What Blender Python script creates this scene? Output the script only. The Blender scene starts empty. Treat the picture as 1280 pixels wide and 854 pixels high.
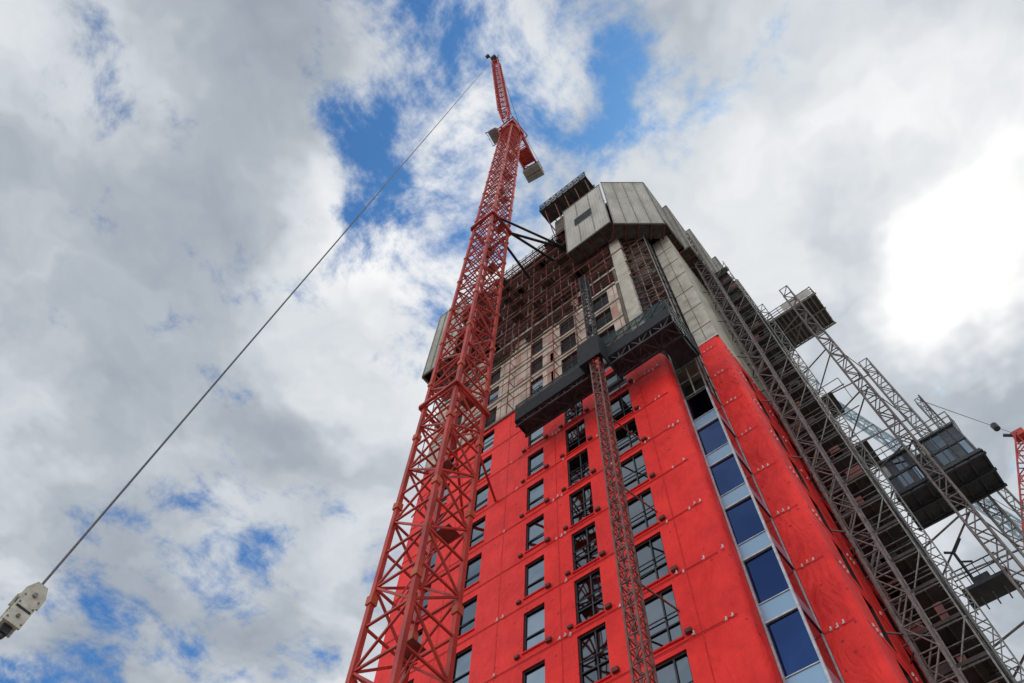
import bpy, math, random
from mathutils import Vector, Matrix
random.seed(7)
S=bpy.context.scene
S.view_settings.view_transform='Standard'
try: S.view_settings.look='None'
except: pass
S.view_settings.exposure=0

# ---------------------------------------------------------------- materials
def nm(name):
    m=bpy.data.materials.new(name); m.use_nodes=True
    nt=m.node_tree; b=nt.nodes['Principled BSDF']
    return m,nt,b
def N(nt,t,**k):
    n=nt.nodes.new(t)
    for a,v in k.items(): setattr(n,a,v)
    return n
def noisy(name,c1,c2,scale=2.0,rough=.7,metal=0,bump=.0,bscale=20,stretch=(1,1,1),detail=3,lo=.35,hi=.65,spec=.5):
    m,nt,b=nm(name); L=nt.links
    tc=N(nt,'ShaderNodeTexCoord'); mp=N(nt,'ShaderNodeMapping'); mp.inputs['Scale'].default_value=stretch
    L.new(tc.outputs['Object'],mp.inputs['Vector'])
    n=N(nt,'ShaderNodeTexNoise'); n.inputs['Scale'].default_value=scale; n.inputs['Detail'].default_value=detail
    n.inputs['Roughness'].default_value=.6
    L.new(mp.outputs[0],n.inputs['Vector'])
    r=N(nt,'ShaderNodeValToRGB'); r.color_ramp.elements[0].position=lo; r.color_ramp.elements[1].position=hi
    r.color_ramp.elements[0].color=(*c1,1); r.color_ramp.elements[1].color=(*c2,1)
    L.new(n.outputs[0],r.inputs[0]); L.new(r.outputs[0],b.inputs['Base Color'])
    b.inputs['Roughness'].default_value=rough; b.inputs['Metallic'].default_value=metal
    b.inputs['Specular IOR Level'].default_value=spec
    if bump:
        n2=N(nt,'ShaderNodeTexNoise'); n2.inputs['Scale'].default_value=bscale; n2.inputs['Detail'].default_value=3
        L.new(mp.outputs[0],n2.inputs['Vector'])
        bp=N(nt,'ShaderNodeBump'); bp.inputs['Strength'].default_value=bump; bp.inputs['Distance'].default_value=.05
        L.new(n2.outputs[0],bp.inputs['Height']); L.new(bp.outputs[0],b.inputs['Normal'])
    return m
def red_membrane():
    m,nt,b=nm('red_membrane'); L=nt.links
    tc=N(nt,'ShaderNodeTexCoord')
    n=N(nt,'ShaderNodeTexNoise'); n.inputs['Scale'].default_value=.4; n.inputs['Detail'].default_value=8; n.inputs['Roughness'].default_value=.72
    L.new(tc.outputs['Object'],n.inputs['Vector'])
    r=N(nt,'ShaderNodeValToRGB'); r.color_ramp.elements[0].position=.34; r.color_ramp.elements[1].position=.62
    r.color_ramp.elements[0].color=(.68,.014,.012,1); r.color_ramp.elements[1].color=(.97,.034,.024,1)
    L.new(n.outputs[0],r.inputs[0])
    v=N(nt,'ShaderNodeTexVoronoi'); v.inputs['Scale'].default_value=2.0; v.inputs['Randomness'].default_value=.85
    v.distance='MANHATTAN'
    L.new(tc.outputs['Object'],v.inputs['Vector'])
    mr=N(nt,'ShaderNodeMapRange'); mr.inputs['From Min'].default_value=.15; mr.inputs['From Max'].default_value=.21
    L.new(v.outputs['Distance'],mr.inputs['Value'])
    mx=N(nt,'ShaderNodeMix',data_type='RGBA'); 
    mx.inputs[6].default_value=(.50,.010,.010,1)
    L.new(mr.outputs[0],mx.inputs[0]); L.new(r.outputs[0],mx.inputs[7])
    L.new(mx.outputs[2],b.inputs['Base Color'])
    b.inputs['Roughness'].default_value=.58; b.inputs['Specular IOR Level'].default_value=.3
    mp=N(nt,'ShaderNodeMapping'); mp.inputs['Scale'].default_value=(1,1,.55); L.new(tc.outputs['Object'],mp.inputs[0])
    w=N(nt,'ShaderNodeTexNoise'); w.inputs['Scale'].default_value=1.0; w.inputs['Detail'].default_value=6; w.inputs['Distortion'].default_value=1.2
    L.new(mp.outputs[0],w.inputs['Vector'])
    bp=N(nt,'ShaderNodeBump'); bp.inputs['Strength'].default_value=.8; bp.inputs['Distance'].default_value=.22
    L.new(w.outputs[0],bp.inputs['Height']); L.new(bp.outputs[0],b.inputs['Normal'])
    return m
def glassm(name,c,rough=.03,metal=1):
    m,nt,b=nm(name); L=nt.links
    b.inputs['Base Color'].default_value=(*c,1); b.inputs['Metallic'].default_value=metal; b.inputs['Roughness'].default_value=rough
    tc=N(nt,'ShaderNodeTexCoord'); w=N(nt,'ShaderNodeTexNoise'); w.inputs['Scale'].default_value=.5; w.inputs['Detail'].default_value=1
    L.new(tc.outputs['Object'],w.inputs['Vector'])
    bp=N(nt,'ShaderNodeBump'); bp.inputs['Strength'].default_value=.22; bp.inputs['Distance'].default_value=.12
    L.new(w.outputs[0],bp.inputs['Height']); L.new(bp.outputs[0],b.inputs['Normal'])
    return m
def netting(name,c,op):
    m,nt,b=nm(name); L=nt.links
    b.inputs['Base Color'].default_value=(*c,1); b.inputs['Roughness'].default_value=.8
    tc=N(nt,'ShaderNodeTexCoord'); n=N(nt,'ShaderNodeTexNoise'); n.inputs['Scale'].default_value=2.5
    L.new(tc.outputs['Object'],n.inputs['Vector'])
    mr=N(nt,'ShaderNodeMapRange'); mr.inputs['From Min'].default_value=.3; mr.inputs['From Max'].default_value=.7
    mr.inputs['To Min'].default_value=max(0,op-.2); mr.inputs['To Max'].default_value=min(1,op+.2)
    L.new(n.outputs[0],mr.inputs['Value']); L.new(mr.outputs[0],b.inputs['Alpha'])
    return m
M={}
M['red']=red_membrane()
M['redtape']=noisy('red_tape',(.50,.010,.009),(.72,.02,.016),3,.5,spec=.25)
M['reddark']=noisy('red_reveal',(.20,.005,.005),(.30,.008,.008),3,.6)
M['tag']=noisy('white_clip',(.60,.40,.38),(.8,.66,.63),5,.5)
M['bracket']=noisy('brown_bracket',(.08,.015,.012),(.16,.03,.022),4,.6)
M['sheath']=noisy('sheathing_board',(.36,.25,.19),(.60,.46,.36),.9,.8,bump=.2,stretch=(1,1,.6),lo=.38,hi=.6)
M['sheath2']=noisy('sheathing_board_pink',(.38,.18,.13),(.48,.27,.20),1.3,.8)
M['conc']=noisy('concrete',(.36,.31,.24),(.56,.50,.40),.8,.85,bump=.3,bscale=6)
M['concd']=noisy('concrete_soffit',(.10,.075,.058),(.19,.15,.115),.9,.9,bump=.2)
M['rust']=noisy('rusty_red_steel',(.11,.026,.019),(.23,.055,.038),2,.6)
M['crane']=noisy('crane_red_paint',(.30,.020,.013),(.52,.045,.025),.7,.5,bump=.1,bscale=8)
M['crane2']=noisy('crane_orange_paint',(.38,.05,.02),(.52,.09,.035),1.2,.5)
M['dark']=noisy('dark_steel',(.012,.012,.014),(.035,.035,.038),3,.55)
M['galv']=noisy('galvanised_steel',(.14,.13,.12),(.27,.25,.225),4,.5,.3)
M['tube']=noisy('weathered_tube',(.07,.062,.055),(.16,.14,.12),4,.6,.2)
M['mast']=noisy('hoist_mast_steel',(.10,.075,.065),(.21,.165,.145),3,.5,.3)
M['mastred']=noisy('mast_red_oxide',(.11,.04,.033),(.22,.085,.07),3,.55)
M['ply']=noisy('deck_ply',(.035,.028,.023),(.085,.068,.055),2,.8)
M['screen']=noisy('screen_sheet',(.36,.33,.275),(.52,.475,.40),.7,.65,.0,stretch=(1,1,.3))
M['screenrib']=noisy('screen_rib',(.17,.155,.13),(.25,.23,.195),1,.6,.1)
M['cream']=noisy('cream_paint',(.46,.43,.33),(.66,.63,.52),6,.45,detail=6)
M['rope']=noisy('steel_rope',(.06,.06,.06),(.13,.13,.13),20,.4,.5)
M['glass']=glassm('window_glass',(.22,.27,.32))
M['glassd']=glassm('window_glass_dark',(.12,.14,.16))
M['gblue']=glassm('blue_glass',(.022,.045,.125),.02)
M['gside']=glassm('blue_glass_side',(.05,.07,.13),.03)
M['gband']=glassm('spandrel_glass',(.22,.33,.44),.3,.5)
M['frame']=noisy('window_frame',(.02,.02,.022),(.035,.035,.04),5,.5)
M['alu']=noisy('aluminium_frame',(.35,.35,.36),(.5,.5,.5),4,.4,.5)
M['void']=noisy('dark_interior',(.010,.009,.008),(.026,.022,.019),1,.9)
M['net']=netting('green_netting',(.010,.030,.030),.75)
M['netb']=noisy('black_netting',(.006,.006,.007),(.016,.017,.019),3,.8)
M['cabin']=noisy('cabin_dark_panel',(.025,.03,.035),(.05,.058,.068),2,.4,.2)
M['cabw']=noisy('cabin_light_panel',(.30,.29,.25),(.42,.40,.36),2,.5)
M['paleblue']=noisy('pale_blue_paint',(.26,.34,.38),(.38,.46,.50),1,.5)
M['ground']=noisy('site_hardstanding',(.20,.185,.165),(.34,.32,.29),.15,.9,bump=.4,bscale=2)

# ---------------------------------------------------------------- mesh helpers
class MB:
    def __init__(s): s.v=[];s.f=[];s.m=[];s.used=[]
    def mi(s,k):
        if k not in s.used: s.used.append(k)
        return s.used.index(k)
    def face(s,pts,k):
        i=len(s.v); s.v+=[tuple(p) for p in pts]; s.f.append(tuple(range(i,i+len(pts)))); s.m.append(s.mi(k))
    def box(s,x0,x1,y0,y1,z0,z1,k):
        s.hexa([(x0,y0,z0),(x1,y0,z0),(x1,y1,z0),(x0,y1,z0),(x0,y0,z1),(x1,y0,z1),(x1,y1,z1),(x0,y1,z1)],k)
    def hexa(s,c,k):
        i=len(s.v); s.v+=[tuple(p) for p in c]; j=s.mi(k)
        for f in ((3,2,1,0),(4,5,6,7),(0,1,5,4),(1,2,6,5),(2,3,7,6),(3,0,4,7)):
            s.f.append(tuple(i+a for a in f)); s.m.append(j)
    def beam(s,p,q,w,k,h=None):
        p=Vector(p);q=Vector(q);d=(q-p)
        if d.length<1e-5: return
        d.normalize(); h=h or w
        up=Vector((0,0,1)) if abs(d.z)<.95 else Vector((0,1,0))
        a=d.cross(up).normalized()*(w/2); b=a.cross(d).normalized()*(h/2)
        s.hexa([p-a-b,p+a-b,p+a+b,p-a+b,q-a-b,q+a-b,q+a+b,q-a+b],k)
    def cyl(s,p,q,r,k,n=12,cap=True):
        p=Vector(p);q=Vector(q);d=(q-p).normalized()
        up=Vector((0,0,1)) if abs(d.z)<.95 else Vector((0,1,0))
        a=d.cross(up).normalized()*r; b=a.cross(d).normalized()*r
        i=len(s.v); j=s.mi(k)
        for c in (p,q):
            for t in range(n):
                an=2*math.pi*t/n; s.v.append(tuple(c+a*math.cos(an)+b*math.sin(an)))
        for t in range(n):
            u=(t+1)%n; s.f.append((i+t,i+u,i+n+u,i+n+t)); s.m.append(j)
        if cap:
            s.f.append(tuple(i+t for t in range(n-1,-1,-1))); s.m.append(j)
            s.f.append(tuple(i+n+t for t in range(n))); s.m.append(j)
    def obj(s,name,parent=None):
        me=bpy.data.meshes.new(name); me.from_pydata(s.v,[],s.f)
        for k in s.used: me.materials.append(M[k])
        me.polygons.foreach_set('material_index',s.m); me.update()
        o=bpy.data.objects.new(name,me); S.collection.objects.link(o)
        if parent: o.parent=parent
        return o
def empty(name):
    e=bpy.data.objects.new(name,None); S.collection.objects.link(e); return e
def vmast(mb,x0,y0,s,z0,z1,cw,bw,ph,k,k2=None,x=False,sy=None):
    sy=sy or s; k2=k2 or k
    C=[(x0,y0),(x0+s,y0),(x0+s,y0+sy),(x0,y0+sy)]
    for c in C: mb.beam((*c,z0),(*c,z1),cw,k)
    n=int((z1-z0)/ph); ph=(z1-z0)/n
    for i in range(n):
        za=z0+i*ph; zb=za+ph
        for j in range(4):
            a=C[j];b=C[(j+1)%4]
            mb.beam((*a,za),(*b,za),bw,k2)
            if x or (i+j)%2==0: mb.beam((*a,za),(*b,zb),bw,k2)
            if x or (i+j)%2==1: mb.beam((*b,za),(*a,zb),bw,k2)
    for j in range(4): mb.beam((*C[j],z1),(*C[(j+1)%4],z1),bw,k2)
def lattice(mb,p,q,w,h,cw,bw,n,k,tri=False,taper=1.0):
    p=Vector(p);q=Vector(q);d=(q-p).normalized()
    up=Vector((0,0,1)) if abs(d.z)<.99 else Vector((0,1,0))
    a=d.cross(up).normalized(); b=a.cross(d).normalized()
    def sec(t):
        sc=1+(taper-1)*t; c=p.lerp(q,t)
        if tri: return [c-a*w/2*sc-b*h/2*sc,c+a*w/2*sc-b*h/2*sc,c+b*h/2*sc]
        return [c-a*w/2*sc-b*h/2*sc,c+a*w/2*sc-b*h/2*sc,c+a*w/2*sc+b*h/2*sc,c-a*w/2*sc+b*h/2*sc]
    prev=sec(0); m=len(prev)
    for i in range(1,n+1):
        cur=sec(i/n)
        for j in range(m):
            mb.beam(prev[j],cur[j],cw,k)
            j2=(j+1)%m
            mb.beam(cur[j],cur[j2],bw,k)
            if (i+j)%2: mb.beam(prev[j],cur[j2],bw,k)
            else: mb.beam(prev[j2],cur[j],bw,k)
        prev=cur

# ---------------------------------------------------------------- ground
g=MB(); g.face([(-900,-900,-1.6),(900,-900,-1.6),(900,900,-1.6),(-900,900,-1.6)],'ground'); g.obj('ground')

# ---------------------------------------------------------------- tower building
B=empty('high_rise_building')
FH=3.25; SEAM0=23.75
XL=-26.5
cols=[(-24.0,1.2,'glass',1.15),(-20.3,1.2,'glass',1.15),(-16.0,1.2,'glass',1.15),(-13.0,1.42,'glassd',1.34),(-9.8,1.5,'glassd',1.34)]
rows=[22.12+FH*k for k in range(-6,11)]
def wallX(mb,x0,x1,z0,z1,y,holes,k):
    xs=sorted({x0,x1,*[h[0] for h in holes],*[h[1] for h in holes]}); xs=[a for a in xs if x0<=a<=x1]
    zs=sorted({z0,z1,*[h[2] for h in holes],*[h[3] for h in holes]}); zs=[a for a in zs if z0<=a<=z1]
    for i in range(len(xs)-1):
        for j in range(len(zs)-1):
            cx=(xs[i]+xs[i+1])/2; cz=(zs[j]+zs[j+1])/2
            if any(h[0]<cx<h[1] and h[2]<cz<h[3] for h in holes): continue
            mb.face([(xs[i],y,zs[j]),(xs[i+1],y,zs[j]),(xs[i+1],y,zs[j+1]),(xs[i],y,zs[j+1])],k)
def wallY(mb,y0,y1,z0,z1,x,holes,k):
    ys=sorted({y0,y1,*[h[0] for h in holes],*[h[1] for h in holes]}); ys=[a for a in ys if y0<=a<=y1]
    zs=sorted({z0,z1,*[h[2] for h in holes],*[h[3] for h in holes]}); zs=[a for a in zs if z0<=a<=z1]
    for i in range(len(ys)-1):
        for j in range(len(zs)-1):
            cy=(ys[i]+ys[i+1])/2; cz=(zs[j]+zs[j+1])/2
            if any(h[0]<cy<h[1] and h[2]<cz<h[3] for h in holes): continue
            mb.face([(x,ys[i],zs[j]),(x,ys[i+1],zs[j]),(x,ys[i+1],zs[j+1]),(x,ys[i],zs[j+1])],k)
holes=[]
win=MB()
for cx,w,gk,hh in cols:
    for r in rows:
        if r>46 and gk=='glassd': hh2=1.25
        else: hh2=hh
        x0,x1,z0,z1=cx-w/2,cx+w/2,r-hh2,r+hh2
        holes.append((x0,x1,z0,z1))
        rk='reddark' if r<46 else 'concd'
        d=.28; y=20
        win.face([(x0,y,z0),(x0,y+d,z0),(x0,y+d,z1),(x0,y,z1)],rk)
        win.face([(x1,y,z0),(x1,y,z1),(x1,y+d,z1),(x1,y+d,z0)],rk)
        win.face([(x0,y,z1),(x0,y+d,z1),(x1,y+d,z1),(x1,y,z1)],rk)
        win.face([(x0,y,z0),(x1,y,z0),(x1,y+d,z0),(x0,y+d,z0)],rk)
        gy=y+.16
        g_=gk
        open_=(r>46 and random.random()<.65)
        if not open_:
            t=random.uniform(-.010,.010); t2=random.uniform(-.010,.010)
            win.face([(x0,gy+t,z0),(x1,gy-t,z0),(x1,gy-t+t2,z1),(x0,gy+t+t2,z1)],g_)
        else: win.face([(x0,gy+.1,z0),(x1,gy+.1,z0),(x1,gy+.1,z1),(x0,gy+.1,z1)],'void')
        fy0,fy1=gy-.07,gy-.022; fw=.065
        win.box(x0,x0+fw,fy0,fy1,z0,z1,'frame'); win.box(x1-fw,x1,fy0,fy1,z0,z1,'frame')
        win.box(x0+fw,x1-fw,fy0,fy1,z1-fw,z1,'frame'); win.box(x0+fw,x1-fw,fy0,fy1,z0,z0+fw,'frame')
        win.box(x0+fw,x1-fw,fy0,fy1,z0+.82,z0+.88,'frame')
        if gk=='glassd':
            win.box(cx+.1,cx+.16,fy0+.003,fy1,z0+fw,z1-fw,'frame')
            win.beam((x0,gy-.10,z0+1.35),(x1,gy-.10,z0+1.35),.04,'frame')
        if r<44: win.box(x0-.03,x1+.03,19.93,19.998,z0-.09,z0-.01,'redtape')
win.obj('windows',B)
fr=MB()
TS=56.25
wallX(fr,XL,-8.8,-1.6,46.5,20,holes,'red')
wallX(fr,-8.8,-6.85,-1.6,41.5,20,holes,'red')
def fillet(mb,x,y,r,z0,z1,k,n=8,ztop=0):
    pts=[]
    for i in range(n+1):
        a=math.pi/2*i/n
        pts.append((x-r+r*math.sin(a),y+r-r*math.cos(a)))
    for i in range(n):
        a,b=pts[i],pts[i+1]
        mb.face([(*a,z0),(*b,z0),(*b,z1),(*a,z1)],k)
fillet(fr,-6.4,20,.45,-1.6,41.5,'red')
wallY(fr,20.45,20.99,-1.6,41.5,-6.4,[],'red')
for i in range(6):
    a0=math.pi/2*i/6;a1=math.pi/2*(i+1)/6;r=.45
    y0,z0=20+r-r*math.cos(a0),41.5+r*math.sin(a0); y1,z1=20+r-r*math.cos(a1),41.5+r*math.sin(a1)
    fr.face([(-8.8,y0,z0),(-6.7,y0,z0),(-6.7,y1,z1),(-8.8,y1,z1)],'red')
wallX(fr,XL,-8.2,46.5,TS,20,holes,'sheath')
wallX(fr,-8.8,-6.9,42.0,46.5,20.5,[],'concd')
fr.obj('front_cladding',B)
tp=MB()
for k in range(-7,8):
    z=SEAM0+FH*k
    if z<46:
        tp.box(XL,-6.85 if z<41 else -8.8,19.985,19.999,z-.05,z+.05,'redtape')
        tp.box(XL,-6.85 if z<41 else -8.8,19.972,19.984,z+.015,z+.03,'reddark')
for x in (-18.2,-14.5,-11.4,-8.3,-22.2):
    tp.box(x-.03,x+.03,19.99,19.9985,-1.6,41.4 if x>-8.8 else 46.4,'redtape')
def tag(mb,x,z,y=20,k='tag'):
    s=random.uniform(.6,.95)
    mb.box(x-.022,x+.022,y-.08,y-.005,z-.02,z+.18*s,k)
    mb.box(x-.10*s,x-.023,y-.07,y-.005,z-.02,z+.02,k)
for k in range(-6,7):
    z=SEAM0+FH*k
    if z>41: continue
    for cx,n in ((-7.6,4),(-11.3,2),(-14.6,3),(-18.0,3),(-8.7,2)):
        x=cx+random.uniform(-.25,.25)
        for i in range(n):
            if random.random()<.7: tag(tp,x+i*.28+random.uniform(-.05,.05),z+random.uniform(-.08,.12))
for cx,w,gk,hh in cols:
    for r in rows:
        if r>44: continue
        if cx>-18: tp.box(cx+w/2+.14,cx+w/2+.42,19.84,19.99,r-1.4,r-1.22,'bracket')
        if cx in(-13.0,-16.0): tp.box(cx-w/2-.4,cx-w/2-.15,19.86,19.99,r-1.33,r-1.18,'bracket')
for x in [XL+1.2*i for i in range(16)]:
    if x<-8.3 and not any(abs(x-c[0])<c[1]/2+.06 for c in cols): tp.box(x-.02,x+.02,19.985,19.998,46.6,TS-.1,'concd')
for k in range(0,4):
    z=46.5+FH*k; tp.box(XL,-8.2,19.90,19.995,z-.12,z+.12,'conc' if k else 'rust')
for i in range(14):
    x=random.choice([-22.2,-18.6,-18,-14.8,-11.7,-11.2,-8.9])+random.uniform(-.2,.2); z=46.5+FH*random.randint(0,2)
    tp.box(x,x+.55,19.975,19.983,z+.2,z+random.uniform(1,2.9),'sheath2')
tp.obj('membrane_clips_and_seams',B)
fs=MB()
for x in [XL+2.1*i for i in range(9)]:
    if x>-10.7: break
    fs.beam((x,19.35,45.5),(x,19.35,61),.055,'rust'); 
for z in [47+1.62*i for i in range(8)]:
    fs.beam((XL,19.33,z),(-11,19.33,z+random.uniform(-.05,.05)),.045,'rust')
    for x in [XL+2.1*i for i in range(8)]: fs.beam((x,19.35,z),(x,20,z),.05,'rust')
fs.obj('edge_scaffold',B)

co=MB()
co.box(XL+.1,-6.55,20.45,39.8,-1.6,TS-.4,'void')
co.box(-6.55,-5.1,22.2,39.8,-1.6,TS-.4,'void')
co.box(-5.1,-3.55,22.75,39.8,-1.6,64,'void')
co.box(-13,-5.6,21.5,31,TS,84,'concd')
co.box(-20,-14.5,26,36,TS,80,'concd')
wallY(co,20,40,-1.6,46.5,XL,[],'red'); wallY(co,20,40,46.5,TS,XL,[],'sheath')
wallX(co,XL,-3.4,-1.6,46.5,40,[],'red'); wallX(co,XL,-3.4,46.5,62,40,[],'conc')
co.obj('core_and_rear_walls',B)

# glazed bay
gb=MB()
for k in range(-8,5):
    z=SEAM0+FH*k
    lo=max(z,-1.6); top=z+FH
    if top>37: break
    t=random.uniform(-.015,.015); t2=random.uniform(-.02,.02)
    gb.face([(-6.3,21+t,lo+.9),(-5.0,21-t,lo+.9),(-5.0,21-t+t2,top-.04),(-6.3,21+t+t2,top-.04)],'gblue')
    gb.face([(-6.3,20.955,lo+.04),(-5.0,20.955,lo+.04),(-5.0,20.955,lo+.86),(-6.3,20.955,lo+.86)],'gband')
    gb.box(-6.38,-4.97,20.92,21.04,lo-.04,lo+.04,'alu'); gb.box(-6.38,-4.97,20.92,21.04,lo+.86,lo+.90,'alu')
    gb.face([(-4.96,21.05,lo+.9),(-4.96,22.5,lo+.9),(-4.96,22.5,top-.04),(-4.96,21.05,top-.04)],'gside')
    gb.face([(-4.955,21.05,lo+.04),(-4.955,22.5,lo+.04),(-4.955,22.5,lo+.86),(-4.955,21.05,lo+.86)],'gband')
    gb.box(-5.0,-4.92,21.05,22.58,lo-.04,lo+.04,'frame')
gb.box(-6.385,-6.30,20.90,21.05,-1.6,36.7,'alu'); gb.box(-5.02,-4.93,20.91,21.045,-1.6,36.7,'alu')
gb.box(-4.99,-4.93,22.46,22.59,-1.6,44,'alu')
for z in [36.8+1.625*i for i in range(0,18)]:
    if (z-36.8)%3.25<.1: gb.box(-6.38,-5.02,21.1,22.1,z-.12,z+.12,'concd')
    gb.beam((-6.4,20.95,z),(-4.95,20.95,z),.06,'galv'); gb.beam((-4.95,20.95,z),(-4.95,22.55,z),.06,'galv')
for x,y in ((-6.35,20.95),(-5.65,20.95),(-4.95,20.95),(-4.95,21.8)):
    gb.beam((x,y,36.7),(x,y,66),.07,'galv')
gb.obj('glazed_bay',B)

# right hand red pier and side face
rp=MB()
wallX(rp,-4.92,-3.7,-1.6,44.4,22.6,[],'red')
fillet(rp,-3.4,22.6,.3,-1.6,44.4,'red')
sh=[]
for r in rows:
    if r<43: sh+= [(24.6,25.6,r-1.2,r+1.2),(28.2,29.4,r-1.2,r+1.2),(33,34.2,r-1.2,r+1.2)]
wallY(rp,22.9,40,-1.6,44.4,-3.4,sh,'red')
for h in sh:
    rp.face([(-3.6,h[0],h[2]),(-3.6,h[1],h[2]),(-3.6,h[1],h[3]),(-3.6,h[0],h[3])],'void')
    rp.face([(-3.4,h[1],h[2]),(-3.6,h[1],h[2]),(-3.6,h[1],h[3]),(-3.4,h[1],h[3])],'void')
    rp.face([(-3.4,h[0],h[3]),(-3.6,h[0],h[3]),(-3.6,h[1],h[3]),(-3.4,h[1],h[3])],'void')
    rp.face([(-3.4,h[0],h[2]),(-3.6,h[0],h[2]),(-3.6,h[1],h[2]),(-3.4,h[1],h[2])],'reddark')
wallX(rp,-4.9,-3.4,44.4,66,22.6,[],'conc'); wallY(rp,22.6,40,44.4,66,-3.4,[],'conc')
rp.box(-4.92,-3.36,22.54,22.595,44.3,44.42,'tag')
for k in range(-7,13):
    z=SEAM0+FH*k
    if z<44:
        rp.box(-4.9,-3.7,22.586,22.599,z-.05,z+.05,'redtape'); rp.box(-3.399,-3.387,22.9,40,z-.05,z+.05,'redtape')
        for i in range(3):
            if z>0:
                tag(rp,-4.6+i*.25,z+random.uniform(-.05,.05),22.6)
                rp.box(-3.39,-3.33,23.3+i*.3,23.35+i*.3,z-.03,z+.13,'tag')
                if random.random()<.6: rp.box(-3.39,-3.33,26.3+i*.3,26.35+i*.3,z-.03,z+.13,'tag')
    elif z<66:
        rp.box(-4.93,-3.37,22.57,22.598,z-.03,z+.03,'concd')
rp.box(-4.2,-4.16,22.575,22.597,44.6,66,'concd')
rp.box(-7.9,-6.9,20.02,20.6,46.6,77,'conc')
rp.box(-8.2,-7.95,20.05,20.5,46.6,60,'concd')
rp.obj('right_pier_and_columns',B)

# open upper floors
op=MB()
zs=[56.25+FH*i for i in range(0,7)]+[77.2]
for z in zs:
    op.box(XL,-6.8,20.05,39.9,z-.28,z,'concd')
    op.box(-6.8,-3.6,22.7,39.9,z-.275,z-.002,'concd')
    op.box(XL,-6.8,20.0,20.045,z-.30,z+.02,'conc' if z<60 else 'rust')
for x in [XL+.9+1.55*i for i in range(12)]:
    if x>-8.2: break
    op.beam((x,19.85,56.4),(x,19.85,78.4),.07,'rust')
    for z in zs[:-1]:
        op.beam((x,19.8,z-.1),(x,21.2,z+2.9),.05,'rust'); op.beam((x+.5,20.4,z),(x+.5,20.4,z+3),.09,'galv')
for z in zs:
    for dz in (.5,1.05,1.6):
        op.beam((XL,19.84,z+dz),(-8.0,19.84,z+dz),.055,'rust')
    if z>58:
        for x in [XL+.4+.8*i for i in range(23)]:
            op.beam((x,19.35,z-.12),(x,20.4,z-.12),.06,'rust',.14)
        op.beam((XL,19.38,z-.04),(-8.1,19.38,z-.04),.10,'rust',.05)
    for i in range(6):
        x=random.uniform(XL,-9.5); op.box(x,x+random.uniform(.5,1.6),19.42,20.0,z+.02,z+.06,'ply')
for i in range(9):
    x=random.uniform(XL,-10); z=random.choice([56.3,56.3,59.55]); op.box(x,x+1.1,19.93,19.98,z+.1,z+random.uniform(1.2,2.8),'sheath')
for z in [47+1.08*i for i in range(27)]:
    op.beam((-6.9,20.3,z),(-5,21.0,z),.06,'rust')
for t in range(14):
    z=47+2.16*t; op.beam((-6.8,20.35,z),(-5.1,20.9,z+2.1),.05,'rust')
for x in [XL+.3+.9*i for i in range(20)]:
    op.beam((x,19.5,77.2),(x,19.5,78.6+random.uniform(-.1,.5)),.06,'dark')
op.beam((XL,19.5,78.4),(-9,19.5,78.4),.05,'dark'); op.beam((XL,19.5,77.8),(-9,19.5,77.8),.05,'dark')
op.obj('open_upper_floors',B)

# perimeter screens
sc=MB()
def screen(mb,a,b,z0,z1,nr=4,lean=0.0,inner=True):
    a=Vector((*a,0));b=Vector((*b,0));d=(b-a).normalized();n=Vector((d.y,-d.x,0))
    L=(b-a).length
    def P(t,off,z): return a+d*t+n*(off+lean*(z-z0)/(z1-z0))+Vector((0,0,z))
    mb.hexa([P(0,0,z0),P(L,0,z0),P(L,-.06,z0),P(0,-.06,z0),P(0,0,z1),P(L,0,z1),P(L,-.06,z1),P(0,-.06,z1)],'screen')
    for i in range(nr+1):
        t=.04+(L-.08)*i/nr
        mb.beam(P(t,.03,z0-.1),P(t,.03,z1+.1),.08,'screenrib')
    m=nr*5
    for i in range(m):
        if i%5: 
            t=.04+(L-.08)*i/m; mb.beam(P(t,.01,z0),P(t,.01,z1),.05,'screen')
    for z in (z0,z1): mb.beam(P(-.05,.02,z),P(L+.05,.02,z),.10,'screenrib')
    if not inner: return
    for z in (z0+.1,z0+3.3,z0+6.6):
        for i in range(5):
            t=L*i/4; mb.beam(P(t,-.1,z),P(t,-1.5,z),.09,'rust',.16)
        mb.hexa([P(0,-.1,z+.1),P(L,-.1,z+.1),P(L,-1.4,z+.1),P(0,-1.4,z+.1),P(0,-.1,z+.16),P(L,-.1,z+.16),P(L,-1.4,z+.16),P(0,-1.4,z+.16)],'ply')
    for i in range(3):
        t=L*(i+.2)/2.6; mb.beam(P(t,-.12,z0+.2),P(t,-1.4,z0+3),.07,'rust')
screen(sc,(-11.2,18.3),(-6.5,18.3),65.2,79.2,3)
screen(sc,(-6.3,18.45),(-2.85,21.2),64.6,80.2,4)
steps=[(-2.82,21.25,24.4,66.0,80.0),(-2.3,24.5,28.2,65.2,79.2),(-1.8,28.3,32.2,65.8,79.6),(-1.3,32.3,36.1,65,78.8),(-.85,36.2,40,65.4,79.3)]
px=None
for x,ya,yb,z0,z1 in steps:
    if px is not None: screen(sc,(px+.02,ya-.04),(x-.02,ya-.04),z0,z1,1,inner=False)
    screen(sc,(x,ya),(x,yb),z0,z1,3); px=x
screen(sc,(-29.4,19.3),(-25.4,19.3),64.5,79,4); 
screen(sc,(-29.5,24),(-29.5,19.4),64.5,79,4)
for i in range(7): sc.box(-10.0,-8.0,18.2,18.235,71.2+.32*i,71.38+.32*i,'dark')
sc.obj('perimeter_screens',B)
lp=MB()
lp.box(-14.1,-7.6,17.9,19.8,85,85.18,'ply')
for i in range(9):
    x=-14+.8*i; lp.beam((x,17.8,84.9),(x,21.5,84.9),.12,'dark')
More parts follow.
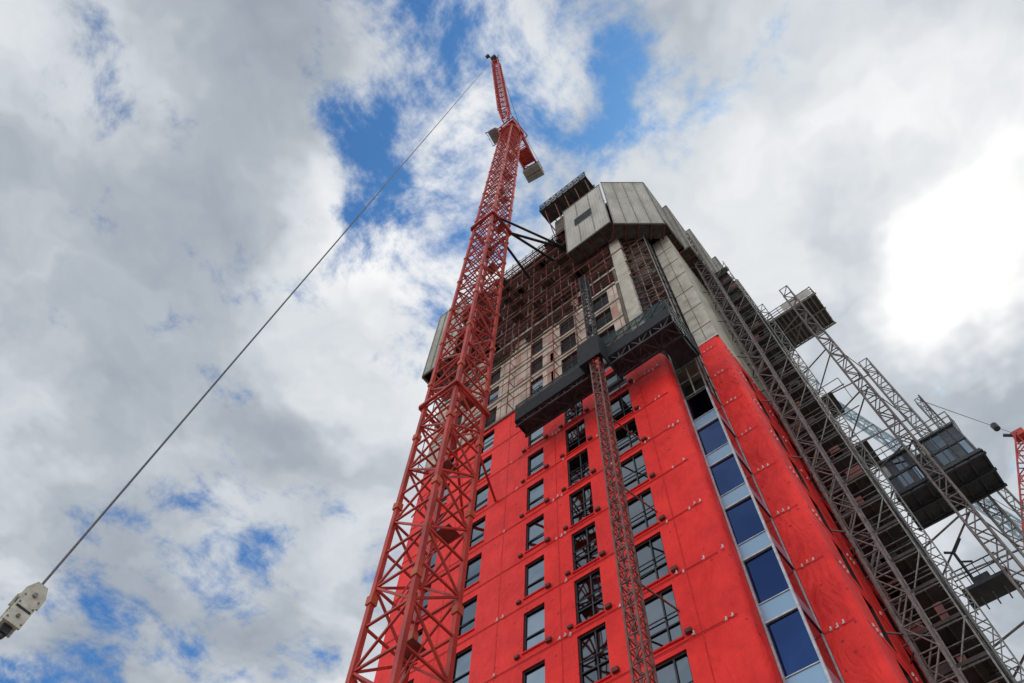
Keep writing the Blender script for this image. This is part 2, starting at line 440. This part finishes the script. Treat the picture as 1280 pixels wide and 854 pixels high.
for yy in (17.9,19.8):
    for i in range(9):
        x=-14+.8*i; lp.beam((x,yy,85),(x,yy,87.4),.07,'dark')
    for dz in (.5,1.0,1.6,2.3): lp.beam((-14.1,yy,85+dz),(-7.6,yy,85+dz),.07,'dark')
    for i in range(8): lp.beam((-14+.8*i,yy,85.2),(-13.2+.8*i,yy,87.3),.05,'dark')
lp.box(-13.5,-8,20,23,78,85,'concd')
for i in range(5): lp.beam((-13.5+1.4*i,19.9,79),(-13.5+1.4*i,18.2,84.9),.09,'rust')
lp.obj('loading_platform',B)

# ---------------------------------------------------------------- tower crane
C=empty('tower_crane')
cm=MB()
s=2.3;x0=-17.85;y0=12.5
vmast(cm,x0,y0,s,-1.6,127,.21,.09,2.0,'crane')
for i in range(0,22):
    z=3+i*5.8
    ex=.0 if i%2 else .9
    cm.box(x0+.25+ex,x0+1.15+ex,y0+1.35,y0+s-.2,z,z+.04,'rust')
    cm.beam((x0+.5,y0+.5,z-5),(x0+.9,y0+1.9,z+.3),.05,'crane'); cm.beam((x0+.9,y0+.5,z-5),(x0+1.3,y0+1.9,z+.3),.05,'crane')
for i in range(22):
    z=4.4+5.8*i
    for a in (0,s):
        for b in (0,s): cm.box(x0+a-.16,x0+a+.16,y0+b-.16,y0+b+.16,z-.22,z+.22,'crane2')
cm.box(x0-2,x0+s+2,y0-2,y0+s+2,-1.6,-.9,'conc')
cm.obj('mast',C)
ct=MB()
for zc,w in ((71.5,.28),(36.5,.16)):
    for a,b in (((-.22,-.22),(s+.22,-.22)),((s+.22,-.22),(s+.22,s+.22)),((s+.22,s+.22),(-.22,s+.22)),((-.22,s+.22),(-.22,-.22))):
        ct.beam((x0+a[0],y0+a[1],zc),(x0+b[0],y0+b[1],zc),w,'crane',w*1.3)
for q in (-12.0,-13.9,-17.0):
    ct.beam((x0+s+.2 if q>-16 else x0+s*.6,y0+s+.2,71.5),(q,20.2,72.4),.22,'dark')
ct.beam((x0+s+.2,y0+s*.2,71.5),(-12.0,20.2,72.4),.2,'dark')
ct.beam((x0+s*.5,y0+s+.2,36.5),(-19.0,20,37),.12,'crane'); ct.beam((x0,y0+s+.2,36.5),(-21.5,20,37),.14,'crane')
ct.obj('mast_ties',C)
cs=MB()
cx,cy=x0+s/2,y0+s/2
cs.cyl((cx,cy,127),(cx,cy,128.2),1.5,'crane',20); cs.box(cx-1.5,cx+1.5,cy-1.5,cy+1.5,128.2,129.4,'crane')
for a in (-1.9,1.9):
    cs.beam((cx-1.9,cy+a,126.9),(cx+1.9,cy+a,126.9),.12,'crane'); cs.beam((cx+a,cy-1.9,126.9),(cx+a,cy+1.9,126.9),.12,'crane')
    for b in (-1.9,0,1.9): cs.beam((cx+a,cy+b,126.9),(cx+a,cy+b,128),.06,'crane'); cs.beam((cx+b,cy+a,126.9),(cx+b,cy+a,128),.06,'crane')
    cs.beam((cx-1.9,cy+a,128),(cx+1.9,cy+a,128),.05,'crane'); cs.beam((cx+a,cy-1.9,128),(cx+a,cy+1.9,128),.05,'crane')
jd=Vector((1.5,-9.3,0)).normalized(); side=Vector((-jd.y,jd.x,0))
c0=Vector((cx,cy,129))
def PP(f,l,z): return c0+jd*f+side*l+Vector((0,0,z))
for l in (-1,1): cs.beam(PP(1.5,l*1.1,0),PP(-8.5,l*1.1,.2),.3,'crane',.5)
for f in range(0,9):
    cs.beam(PP(1-f,-1.1,.1),PP(1-f,1.1,.1),.13,'crane'); cs.beam(PP(1-f,-1.1,.1),PP(-f,1.1,.1),.09,'crane')
for a in (-8.6,-7.5):
    cs.hexa([PP(a,-1.5,-1.5),PP(a+1,-1.5,-1.5),PP(a+1,1.5,-1.5),PP(a,1.5,-1.5),PP(a,-1.5,1.1),PP(a+1,-1.5,1.1),PP(a+1,1.5,1.1),PP(a,1.5,1.1)],'screenrib')
cs.hexa([PP(-6,-1,.5),PP(-3.5,-1,.5),PP(-3.5,1,.5),PP(-6,1,.5),PP(-6,-1,2.2),PP(-3.5,-1,2.2),PP(-3.5,1,2.2),PP(-6,1,2.2)],'crane')
for a,b in ((-3.4,-1.9),):
    cs.hexa([PP(-.3,a,-.6),PP(1.9,a,-.6),PP(1.9,b,-.6),PP(-.3,b,-.6),PP(-.3,a,1.7),PP(1.6,a,1.7),PP(1.6,b,1.7),PP(-.3,b,1.7)],'screenrib')
    cs.hexa([PP(1.91,a+.1,0),PP(1.95,a+.1,0),PP(1.95,b-.1,0),PP(1.91,b-.1,0),PP(1.68,a+.1,1.4),PP(1.73,a+.1,1.4),PP(1.73,b-.1,1.4),PP(1.68,b-.1,1.4)],'glassd')
    for f in (-.4,2.0): cs.beam(PP(f,a-.4,-.65),PP(f,b,-.65),.12,'dark')
    for f in (-.4,.8,2.0): cs.beam(PP(f,a-.4,-.65),PP(f,a-.4,.5),.06,'dark')
    cs.beam(PP(-.4,a-.4,.5),PP(2,a-.4,.5),.06,'dark')
for l in (-1,1):
    cs.beam(PP(.8,l*1.1,.3),PP(-2.6,l*.5,9.5),.25,'crane'); cs.beam(PP(-5.8,l*1.1,.3),PP(-2.6,l*.5,9.5),.2,'crane')
    cs.beam(PP(-1,l*.9,4.4),PP(-4.2,l*.9,4.4),.12,'crane')
for z in (2.5,5,7.4): cs.beam(PP(.8-z*.36,-1.0+z*.04,z),PP(.8-z*.36,1.0-z*.04,z),.12,'crane')
for f in range(0,9):
    for l in (-1.5,1.5): cs.beam(PP(-f,l,.3),PP(-f,l,1.4),.05,'crane')
for l in (-1.5,1.5): cs.beam(PP(0,l,1.4),PP(-8,l,1.4),.05,'crane')
cs.obj('slewing_unit_and_counterjib',C)
cj=MB()
tip=Vector((-15.2,4.4,168)); foot=PP(1.9,0,.8)
lattice(cj,foot,foot.lerp(tip,.12),1.0,.5,.18,.1,3,'crane',taper=1.6)
lattice(cj,foot.lerp(tip,.12),foot.lerp(tip,.93),1.6,1.5,.18,.09,22,'crane',taper=.85)
lattice(cj,foot.lerp(tip,.93),tip,1.4,1.2,.16,.09,2,'crane',taper=.5)
cj.box(tip.x-.6,tip.x+.6,tip.y-.9,tip.y+.5,tip.z-.4,tip.z+.8,'dark')
cj.cyl((tip.x-.5,tip.y-.4,tip.z+.7),(tip.x+.5,tip.y-.4,tip.z+.7),.75,'dark',14)
cj.beam(tip,tip+Vector((-.9,-1.6,1.6)),.2,'dark'); cj.beam(tip+Vector((.6,0,0)),tip+Vector((.9,-.4,2.6)),.14,'dark')
cj.cyl(tip+Vector((-1.3,-1.6,1.5)),tip+Vector((-.5,-1.6,1.5)),.4,'dark',10)
af=PP(-2.6,0,9.5)
for l in (-.4,.4): cj.cyl(af+side*l,foot.lerp(tip,.93)+side*l+Vector((0,.5,.4)),.05,'rope',6)
cj.obj('luffing_jib',C)
cr=MB()
hk=Vector((-15.5,2.4,12.1))
for l in (-.10,.10): cr.cyl(tip+Vector((l*2.6,-.5,0)),hk+Vector((l*.6,0,.05)),.021,'rope',6)
cr.obj('hoist_rope',C)
hb=MB()
X,Y,Z=hk
for l in (-.20,.14):
    hb.hexa([(X+l,Y-.24,Z-.15),(X+l+.06,Y-.24,Z-.15),(X+l+.06,Y+.24,Z-.15),(X+l,Y+.24,Z-.15),(X+l,Y-.12,Z+.10),(X+l+.06,Y-.12,Z+.10),(X+l+.06,Y+.12,Z+.10),(X+l,Y+.12,Z+.10)],'cream')
    hb.box(X+l,X+l+.06,Y-.24,Y+.24,Z-.42,Z-.15,'cream'); hb.box(X+l,X+l+.06,Y-.2,Y+.2,Z-.98,Z-.42,'cream')
    hb.box(X+l-.01,X+l+.07,Y-.17,Y+.17,Z-.62,Z-.57,'dark')
    for yy in (-.16,.16):
        for zz_ in (-.3,-.5,-.9): hb.cyl((X+l-.02,Y+yy,Z+zz_),(X+l+.08,Y+yy,Z+zz_),.02,'galv',8)
hb.cyl((X-.13,Y,Z-.22),(X+.13,Y,Z-.22),.21,'dark',20)
hb.box(X-.14,X+.14,Y-.17,Y+.17,Z-.96,Z-.62,'cream'); hb.cyl((X-.26,Y,Z-.22),(X+.26,Y,Z-.22),.05,'galv',10); hb.cyl((X-.24,Y,Z-.78),(X+.24,Y,Z-.78),.04,'galv',10)
hb.box(X-.1,X+.1,Y-.1,Y+.1,Z-1.15,Z-.98,'dark')
pts=[]
for i in range(11):
    a=math.radians(90-i*27); pts.append(Vector((X+.17*math.cos(a),Y,Z-1.37+.17*math.sin(a))))
for i in range(10): hb.cyl(pts[i],pts[i+1],.05-.002*i,'dark',8)
hb.obj('hook_block',C)

# ---------------------------------------------------------------- mast climbing work platform
P=empty('mast_climber_platform')
pm=MB(); vmast(pm,-9.72,17.1,.52,-1.6,40,.075,.04,.6,'mastred'); vmast(pm,-9.70,17.12,.48,40,53.5,.065,.038,.6,'dark')
for z in range(4,40,6): pm.beam((-9.5,17.6,z),(-9.0,20,z),.06,'mastred'); pm.beam((-9.7,17.6,z),(-10.9,20,z),.06,'mastred')
pm.obj('mast',P)
pp=MB()
xl,xr=-15.8,-4.5
pp.box(xl,-10.2,17.75,19.0,39.95,40.12,'dark'); pp.box(-8.9,xr,17.75,19.3,39.95,40.12,'dark')
pp.box(-10.35,-8.85,16.85,16.93,39.3,41.9,'netb'); pp.box(-10.35,-10.28,16.93,19.2,39.3,41.9,'netb'); pp.box(-8.92,-8.85,16.93,19.2,39.3,41.9,'netb')
for y in (17.75,18.4,19.1): pp.beam((-10.3,y,39.25),(-8.9,y,39.25),.18,'dark')
pp.box(-6.0,xr,19.3,20.85,40.0,40.1,'dark')
lattice(pp,(xl,18.3,39.8),(-10.3,18.3,39.8),.9,.7,.10,.06,6,'dark')
lattice(pp,(-8.9,18.3,39.7),(xr,18.3,39.7),1.0,1.1,.11,.07,6,'dark')
def net(x0,x1,y0,y1,z0,z1,k): pp.face([(x0,y0,z0),(x1,y1,z0),(x1,y1,z1),(x0,y0,z1)],k)
net(xl,-10.2,17.7,17.7,39.9,41.3,'netb'); net(xl,-10.2,17.69,17.69,41.3,41.8,'net')
net(xl,xl,17.7,19.0,39.7,41.8,'netb'); net(xl,-10.2,19.0,19.0,39.8,40.5,'netb')
net(-8.9,xr,17.7,17.7,40.0,41.2,'netb'); net(-8.9,xr,17.69,17.69,41.2,42.5,'net')
net(xr,xr,17.7,20.85,39.6,42.5,'net'); net(xr-.02,xr-.02,17.72,20.8,39.8,41.0,'netb')
net(-6,xr,20.85,20.85,40,41.6,'net')
for i in range(7):
    a=i/7;b=(i+1)/7
    za=39.7-.9*math.sin(math.pi*a);zb=39.7-.9*math.sin(math.pi*b)
    ya=17.8+3*a; yb=17.8+3*b
    pp.face([(xr-.1,ya,za),(xr-.1,yb,zb),(xr-.1,yb,40),(xr-.1,ya,40)],'net')
for x in [xl+.92*i for i in range(13)]:
    pp.beam((x,17.74,40.0),(x,17.74,42.5 if x>-10 else 41.85),.05,'dark')
    if x>-9: pp.beam((x,17.66,41.2),(x+.9,17.66,42.4),.035,'dark')
for z in (41.1,41.8): pp.beam((xl,17.74,z),(-10.2,17.74,z),.05,'dark')
for z in (41.2,41.8,42.5): pp.beam((-8.9,17.74,z),(xr,17.74,z),.05,'dark'); pp.beam((xr,17.74,z),(xr,20.85,z),.05,'dark')
for yy in (18.5,19.3,20.1,20.85): pp.beam((xr,yy,39.6),(xr,yy,42.6),.05,'dark')
pp.obj('platform_deck',P)

# ---------------------------------------------------------------- side scaffold / landings
Q=empty('scaffolding')
q=MB()
for z in [-.2+1.95*i for i in range(34)]:
    w=random.uniform(-1.25,-.95)
    q.box(-3.2,w,28.0,random.uniform(38.6,39.8),z,z+.05,'ply')
    for yy in (28,29.2,30.4,31.6,32.8,34,35.2,36.4,37.6,39.8):
        q.beam((-3.4,yy,z-.06),(-.75,yy,z-.06),.06,'tube')
    for xx in (-3.15,-2.3,-1.5,-.8): 
        q.beam((xx,28,z-.1),(xx,39.9,z-.1),.055,'tube')
    for xx in (-3.15,-.8):
        q.beam((xx,28,z+.55),(xx,39.9,z+.55),.045,'tube'); q.beam((xx,28,z+1.0),(xx,39.9,z+1.0),.045,'tube')
    q.beam((-3.2,28,z+1.0),(-.8,28,z+1.0),.05,'tube'); q.beam((-3.2,28,z+.55),(-.8,28,z+.55),.05,'tube')
    q.box(-3.1,-.85,27.95,27.98,z+.05,z+.22,'ply')
    if random.random()<.5: q.box(-.77,-.74,random.choice([28,30.4,32.8]),35.2,z+.05,z+1.0,'netb')
    for t in range(2):
        xa=random.uniform(-3,-1.4); q.box(xa,xa+random.uniform(.3,.8),28.02,28.06,z+.1,z+random.uniform(.5,1.2),random.choice(['ply','netb','rust']))
for yy in (28,30.4,32.8,35.2,37.6,39.8):
    for xx in (-3.15,-.8): q.beam((xx,yy,-1.6),(xx,yy,66.5),.07,'galv')
q.beam((-2.0,27.99,-1.6),(-2.0,27.99,66),.06,'galv')
for i in range(17):
    z=-.2+3.9*i
    q.beam((-3.15,27.98,z),(-.8,27.98,z+3.8),.05,'galv'); q.beam((-.78,28,z),(-.78,32.8,z+3.8),.05,'galv'); q.beam((-.78,39.8,z),(-.78,35.2,z+3.8),.05,'galv')
q.obj('landing_decks',Q)
qm=MB(); vmast(qm,-2.85,26.0,.85,-1.6,72.5,.11,.055,1.3,'mast'); 
vmast(qm,-.65,30.5,.5,-1.6,60,.07,.04,1.0,'galv')
for z in range(4,70,6): qm.beam((-2.8,26.8,z),(-3.4,27.6,z),.06,'mast'); qm.beam((-2.1,26.8,z),(-3.4,25.6,z),.06,'mast')
qm.obj('side_mast',Q)

# ---------------------------------------------------------------- hoists on the right
H=empty('construction_hoist')
h=MB()
vmast(h,1.75,33.6,.75,-1.6,66.5,.11,.06,1.5,'mast')
vmast(h,3.3,38.3,.7,-1.6,57,.10,.055,1.5,'galv')
vmast(h,4.6,38.8,.45,-1.6,50,.07,.04,1.2,'galv')
for z in range(6,66,7):
    h.beam((1.8,34.3,z),(-.8,35.2,z),.08,'galv'); h.beam((2.4,34.3,z),(-.8,37.6,z),.08,'galv')
    if z<57: h.beam((3.4,38.4,z),(-.8,38.0,z),.08,'galv'); h.beam((3.4,38.4,z+.2),(2.3,34.3,z+.2),.07,'galv')
for z in (51,44):
    h.beam((-.8,36.2,z+2.6),(1.2,36.2,z+2.6),.05,'galv'); h.beam((1.2,36.2,z+2.6),(1.2,38.6,z+2.6),.05,'galv'); h.beam((1.2,36.2,z+1.5),(1.2,36.2,z+2.6),.05,'galv')
    h.beam((-.8,36.2,z+1.5),(1.3,36.2,z+1.5),.07,'galv'); h.beam((-.8,38.6,z+1.5),(1.3,38.6,z+1.5),.07,'galv'); h.box(-.8,.2,36.3,38.5,z+1.55,z+1.6,'ply')
for i in range(3): h.cyl((5.0+.02*i,38.6,50),(3.9+.5*i,37.9,41),.03,'rope',6)
h.obj('hoist_masts',H)
h=MB()
h.box(-.8,4.1,35.5,39.2,66,66.15,'ply')
for i in range(12): h.beam((-.8+.44*i,35.45,65.93),(-.8+.44*i,39.25,65.93),.10,'galv')
for yy in (35.5,37.3,39.2): h.beam((-.9,yy,65.8),(4.2,yy,65.8),.12,'galv')
for (a,b) in (((-.8,35.5),(4.1,35.5)),((4.1,35.5),(4.1,39.2)),((-.8,39.2),(4.1,39.2))):
    for dz in (.5,1.0,1.5): h.beam((*a,66+dz),(*b,66+dz),.06,'galv')
    for t in range(8):
        f=t/7; x=a[0]+(b[0]-a[0])*f; y=a[1]+(b[1]-a[1])*f; h.beam((x,y,66),(x,y,67.6),.06,'galv')
h.box(1,3.9,35.45,35.48,66.2,67.3,'screen'); h.box(4.08,4.12,35.6,39,66.2,67.3,'screen')
h.obj('top_landing',H)
h=MB()
h.box(-.3,5.0,34.8,37.8,38.0,38.25,'dark')
for i in range(7): h.beam((-.3+.88*i,34.7,37.92),(-.3+.88*i,37.9,37.92),.12,'dark')
for yy in (34.9,36.3,37.7): h.beam((-.4,yy,37.8),(5.1,yy,37.8),.14,'dark')
h.box(-.2,1.9,35.0,37.6,38.25,41.2,'cabin'); h.box(2.3,4.85,35.0,37.6,38.25,41.2,'cabin'); h.box(1.9,2.3,35.5,37.6,38.25,41,'cabin')
for a,b in ((-.2,1.9),(2.3,4.85)):
    n=5
    for i in range(n+1):
        x=a+(b-a)*i/n; h.beam((x,34.97,38.25),(x,34.97,41.2),.07,'galv' if i in(0,n) else 'dark')
    for z in (38.3,39.7,41.2): h.beam((a,34.97,z),(b,34.97,z),.07,'dark')
    h.box(a+.12,a+.42,34.975,34.995,39.9,41.0,'cabw'); h.box(b-.5,b-.15,34.97,34.99,38.4,39.6,'glass')
    h.box(a+.6,a+1.3,34.972,34.992,38.5,39.6,'glassd'); h.box(a+.9,a+1.5,34.972,34.992,39.9,41.0,'glassd')
    h.box(a,b,34.9,37.7,41.2,41.35,'dark')
h.box(4.855,4.88,35.2,36.9,38.9,40.8,'glassd')
for dz in (1.3,1.9,2.4):
    h.beam((-.3,34.8,40+dz),(5,34.8,40+dz),.05,'galv'); h.beam((5,34.8,40+dz),(5,37.8,40+dz),.05,'galv')
for i in range(7): h.beam((-.3+.88*i,34.8,41.3),(-.3+.88*i,34.8,42.4),.05,'galv')
h.obj('hoist_cabins',H)
h=MB()
h.box(-.4,2.0,35,36.4,30.2,30.4,'dark'); 
for i in range(5):
    h.beam((-.4+.6*i,35,30.4),(-.4+.6*i,35,31.5),.045,'dark'); h.beam((-.4+.6*i,35,29.5),(-.4+.6*i,36.4,29.9),.07,'dark')
for dz in (.6,1.15): h.beam((-.4,35,30.4+dz),(2.0,35,30.4+dz),.05,'dark')
h.box(.3,1.2,35.4,36.2,30.4,31.1,'dark')
h.cyl((.4,35.5,31),(.4,35.5,33.2),.08,'dark',8); h.beam((.4,35.5,33.1),(1.1,35.3,33.6),.11,'dark'); h.beam((.4,35.5,32.4),(.9,35.4,32.0),.08,'dark'); h.beam((.4,35.5,33.1),(0,35.5,33.4),.1,'dark')
h.obj('lower_landing',H)

# ---------------------------------------------------------------- distant cranes
D1=empty('tower_crane'); D1.name='tower_crane.001'
d=MB()
p1=Vector((-.9,88.7,126.8)); p3=Vector((23,118.5,61.6))
lattice(d,p3,p1,2.0,2.0,.28,.16,26,'paleblue',taper=.6)
vmast(d,22,117.5,2.2,-1.6,60,.3,.16,3,'paleblue')
d.box(21,25.5,116,121,60,62,'paleblue'); d.beam((23.5,119,62),(26,122,71),.4,'paleblue'); d.box(25,29,120,124,60.5,63,'conc')
d.cyl((26,122,71),tuple(p1),.06,'rope',6)
d.obj('crane_structure',D1)
D2=empty('tower_crane'); D2.name='tower_crane.002'
d=MB()
t=Vector((15.6,77.4,83.5)); f0=Vector((0,72.2,49))
lattice(d,f0,t,1.5,1.5,.2,.12,16,'crane',taper=.7)
d.box(t.x-.7,t.x+.7,t.y-.6,t.y+.6,t.z-.4,t.z+.6,'crane'); d.beam(t,t+Vector((-1.5,-.6,.8)),.3,'dark')
vmast(d,-1,71.5,1.8,-1.6,48,.25,.14,2.4,'crane'); d.box(-2,2,70.5,75,48,49.5,'crane')
e_=Vector((4.8,38.9,50)); 
d.cyl(t,e_,.035,'rope',6); mid=t.lerp(e_,.35); d.cyl(mid-Vector((0,0,.4)),mid+Vector((0,0,.4)),.35,'dark',8)
d.obj('crane_structure',D2)

# ---------------------------------------------------------------- camera
cam=bpy.data.cameras.new('camera'); co_=bpy.data.objects.new('camera',cam); S.collection.objects.link(co_)
cam.sensor_width=36; cam.lens=950/1280*36; cam.clip_end=5000; cam.clip_start=.05
Zc=Vector((.03345,.4177,-.9080)).normalized(); Xc=Vector((2755,2012,950)).normalized(); Xc=(Xc-Zc*Xc.dot(Zc)).normalized(); Yc=Zc.cross(Xc)
co_.matrix_world=Matrix((Xc,Yc,Zc)).to_4x4()
S.camera=co_

# ---------------------------------------------------------------- sun and sky
sd=Vector((.181,.516,.838)).normalized()
sl=bpy.data.lights.new('sun','SUN'); sl.energy=1.5; sl.angle=math.radians(10); sl.color=(1,.95,.88)
so=bpy.data.objects.new('sun',sl); S.collection.objects.link(so); so.rotation_euler=sd.to_track_quat('Z','Y').to_euler()
W=bpy.data.worlds.new('World'); S.world=W; W.use_nodes=True
nt=W.node_tree; L=nt.links; bg=nt.nodes['Background']; bg.inputs['Strength'].default_value=.1
sky=N(nt,'ShaderNodeTexSky'); sky.sky_type='NISHITA'; sky.sun_disc=False
sky.sun_elevation=math.radians(57); sky.sun_rotation=math.radians(19.3)
tc=N(nt,'ShaderNodeTexCoord'); sp=N(nt,'ShaderNodeSeparateXYZ'); L.new(tc.outputs['Generated'],sp.inputs[0])
def mth(op,a,b=None,c=None,clamp=False):
    n=N(nt,'ShaderNodeMath',operation=op); n.use_clamp=clamp
    for i,v in enumerate((a,b,c)):
        if v is None: continue
        if isinstance(v,(int,float)): n.inputs[i].default_value=v
        else: L.new(v,n.inputs[i])
    return n.outputs[0]
zz=mth('MAXIMUM',sp.outputs[2],.06)
u=mth('DIVIDE',sp.outputs[0],zz); v=mth('DIVIDE',sp.outputs[1],zz)
cb=N(nt,'ShaderNodeCombineXYZ'); L.new(u,cb.inputs[0]); L.new(v,cb.inputs[1])
def noise(vec,scale,det,rough=.55,off=(0,0,0),dist=0):
    mp=N(nt,'ShaderNodeMapping'); mp.inputs['Location'].default_value=off; L.new(vec,mp.inputs[0])
    n=N(nt,'ShaderNodeTexNoise',noise_dimensions='2D'); n.inputs['Scale'].default_value=scale; n.inputs['Detail'].default_value=det; n.inputs['Roughness'].default_value=rough; n.inputs['Distortion'].default_value=dist
    L.new(mp.outputs[0],n.inputs['Vector']); return n
wn=noise(cb.outputs[0],4.0,4,.6,(3,1,0))
vs=N(nt,'ShaderNodeVectorMath',operation='SUBTRACT'); L.new(wn.outputs['Color'],vs.inputs[0]); vs.inputs[1].default_value=(.5,.5,.5)
vm=N(nt,'ShaderNodeVectorMath',operation='MULTIPLY_ADD'); L.new(vs.outputs[0],vm.inputs[0]); vm.inputs[1].default_value=(.3,.3,0); L.new(cb.outputs[0],vm.inputs[2])
wuv=vm.outputs[0]
def bump(cu,cv,r,amp):
    d=N(nt,'ShaderNodeVectorMath',operation='DISTANCE'); L.new(wuv,d.inputs[0]); d.inputs[1].default_value=(cu,cv,0)
    m=N(nt,'ShaderNodeMapRange',interpolation_type='SMOOTHSTEP'); m.inputs['From Min'].default_value=0; m.inputs['From Max'].default_value=r
    m.inputs['To Min'].default_value=amp; m.inputs['To Max'].default_value=0
    L.new(d.outputs['Value'],m.inputs['Value']); return m.outputs[0]
def total(lst):
    t=None
    for b in lst:
        o=bump(*b); t=o if t is None else mth('ADD',t,o)
    return t
n1=noise(cb.outputs[0],6.5,9,.64,(1.3,4.2,0),.15)
n1c=mth('MULTIPLY_ADD',n1.outputs[0],1.9,-.45)
holes_=total([(-.15,-.07,.24,.62),(-.05,.13,.22,.42),(.03,.17,.16,.28),(.10,.12,.16,.30),(-.36,.20,.24,.48),(-.26,.08,.2,.36),(-1.06,.45,.50,.52),(-1.5,.28,.4,.5),(-.57,-.24,.2,.30),(-.59,0.0,.2,.26),(-.70,.10,.18,.18),(-.45,-.3,.2,.12)])
dens=mth('SUBTRACT',mth('ADD',n1c,.42),holes_)
al=N(nt,'ShaderNodeMapRange',interpolation_type='SMOOTHSTEP'); al.inputs['From Min'].default_value=.12; al.inputs['From Max'].default_value=.66
L.new(dens,al.inputs['Value'])
n2=noise(wuv,2.6,7,.46,(9.4,5.2,0))
sh_=mth('ADD',mth('MULTIPLY_ADD',n2.outputs[0],.72,.075),total([(.24,.64,.20,.40),(.22,.60,.5,.12),(.05,.30,.35,.10),(-.2,.0,.35,.10),(.15,.50,.13,-.10),(-.45,.3,.35,.12),(.35,.25,.3,.06)]))
cr_=N(nt,'ShaderNodeValToRGB'); e=cr_.color_ramp.elements
e[0].position=.28; e[0].color=(.31,.355,.415,1); e[1].position=.82; e[1].color=(1.15,1.13,1.1,1)
a=e.new(.42); a.color=(.45,.495,.55,1); a=e.new(.55); a.color=(.70,.735,.775,1)
L.new(sh_,cr_.inputs[0])
back_boost=N(nt,'ShaderNodeMapRange',interpolation_type='SMOOTHSTEP'); back_boost.inputs['From Min'].default_value=-.4; back_boost.inputs['From Max'].default_value=-1.6  # added boost: clouds behind the camera brightened, unseen, to light the red facade
back_boost.inputs['To Min'].default_value=10; back_boost.inputs['To Max'].default_value=28
L.new(v,back_boost.inputs['Value'])
cs_=N(nt,'ShaderNodeVectorMath',operation='SCALE'); L.new(cr_.outputs[0],cs_.inputs[0]); L.new(back_boost.outputs[0],cs_.inputs['Scale'])
st=N(nt,'ShaderNodeVectorMath',operation='MULTIPLY'); L.new(sky.outputs[0],st.inputs[0]); st.inputs[1].default_value=(.5,1.05,1.5)
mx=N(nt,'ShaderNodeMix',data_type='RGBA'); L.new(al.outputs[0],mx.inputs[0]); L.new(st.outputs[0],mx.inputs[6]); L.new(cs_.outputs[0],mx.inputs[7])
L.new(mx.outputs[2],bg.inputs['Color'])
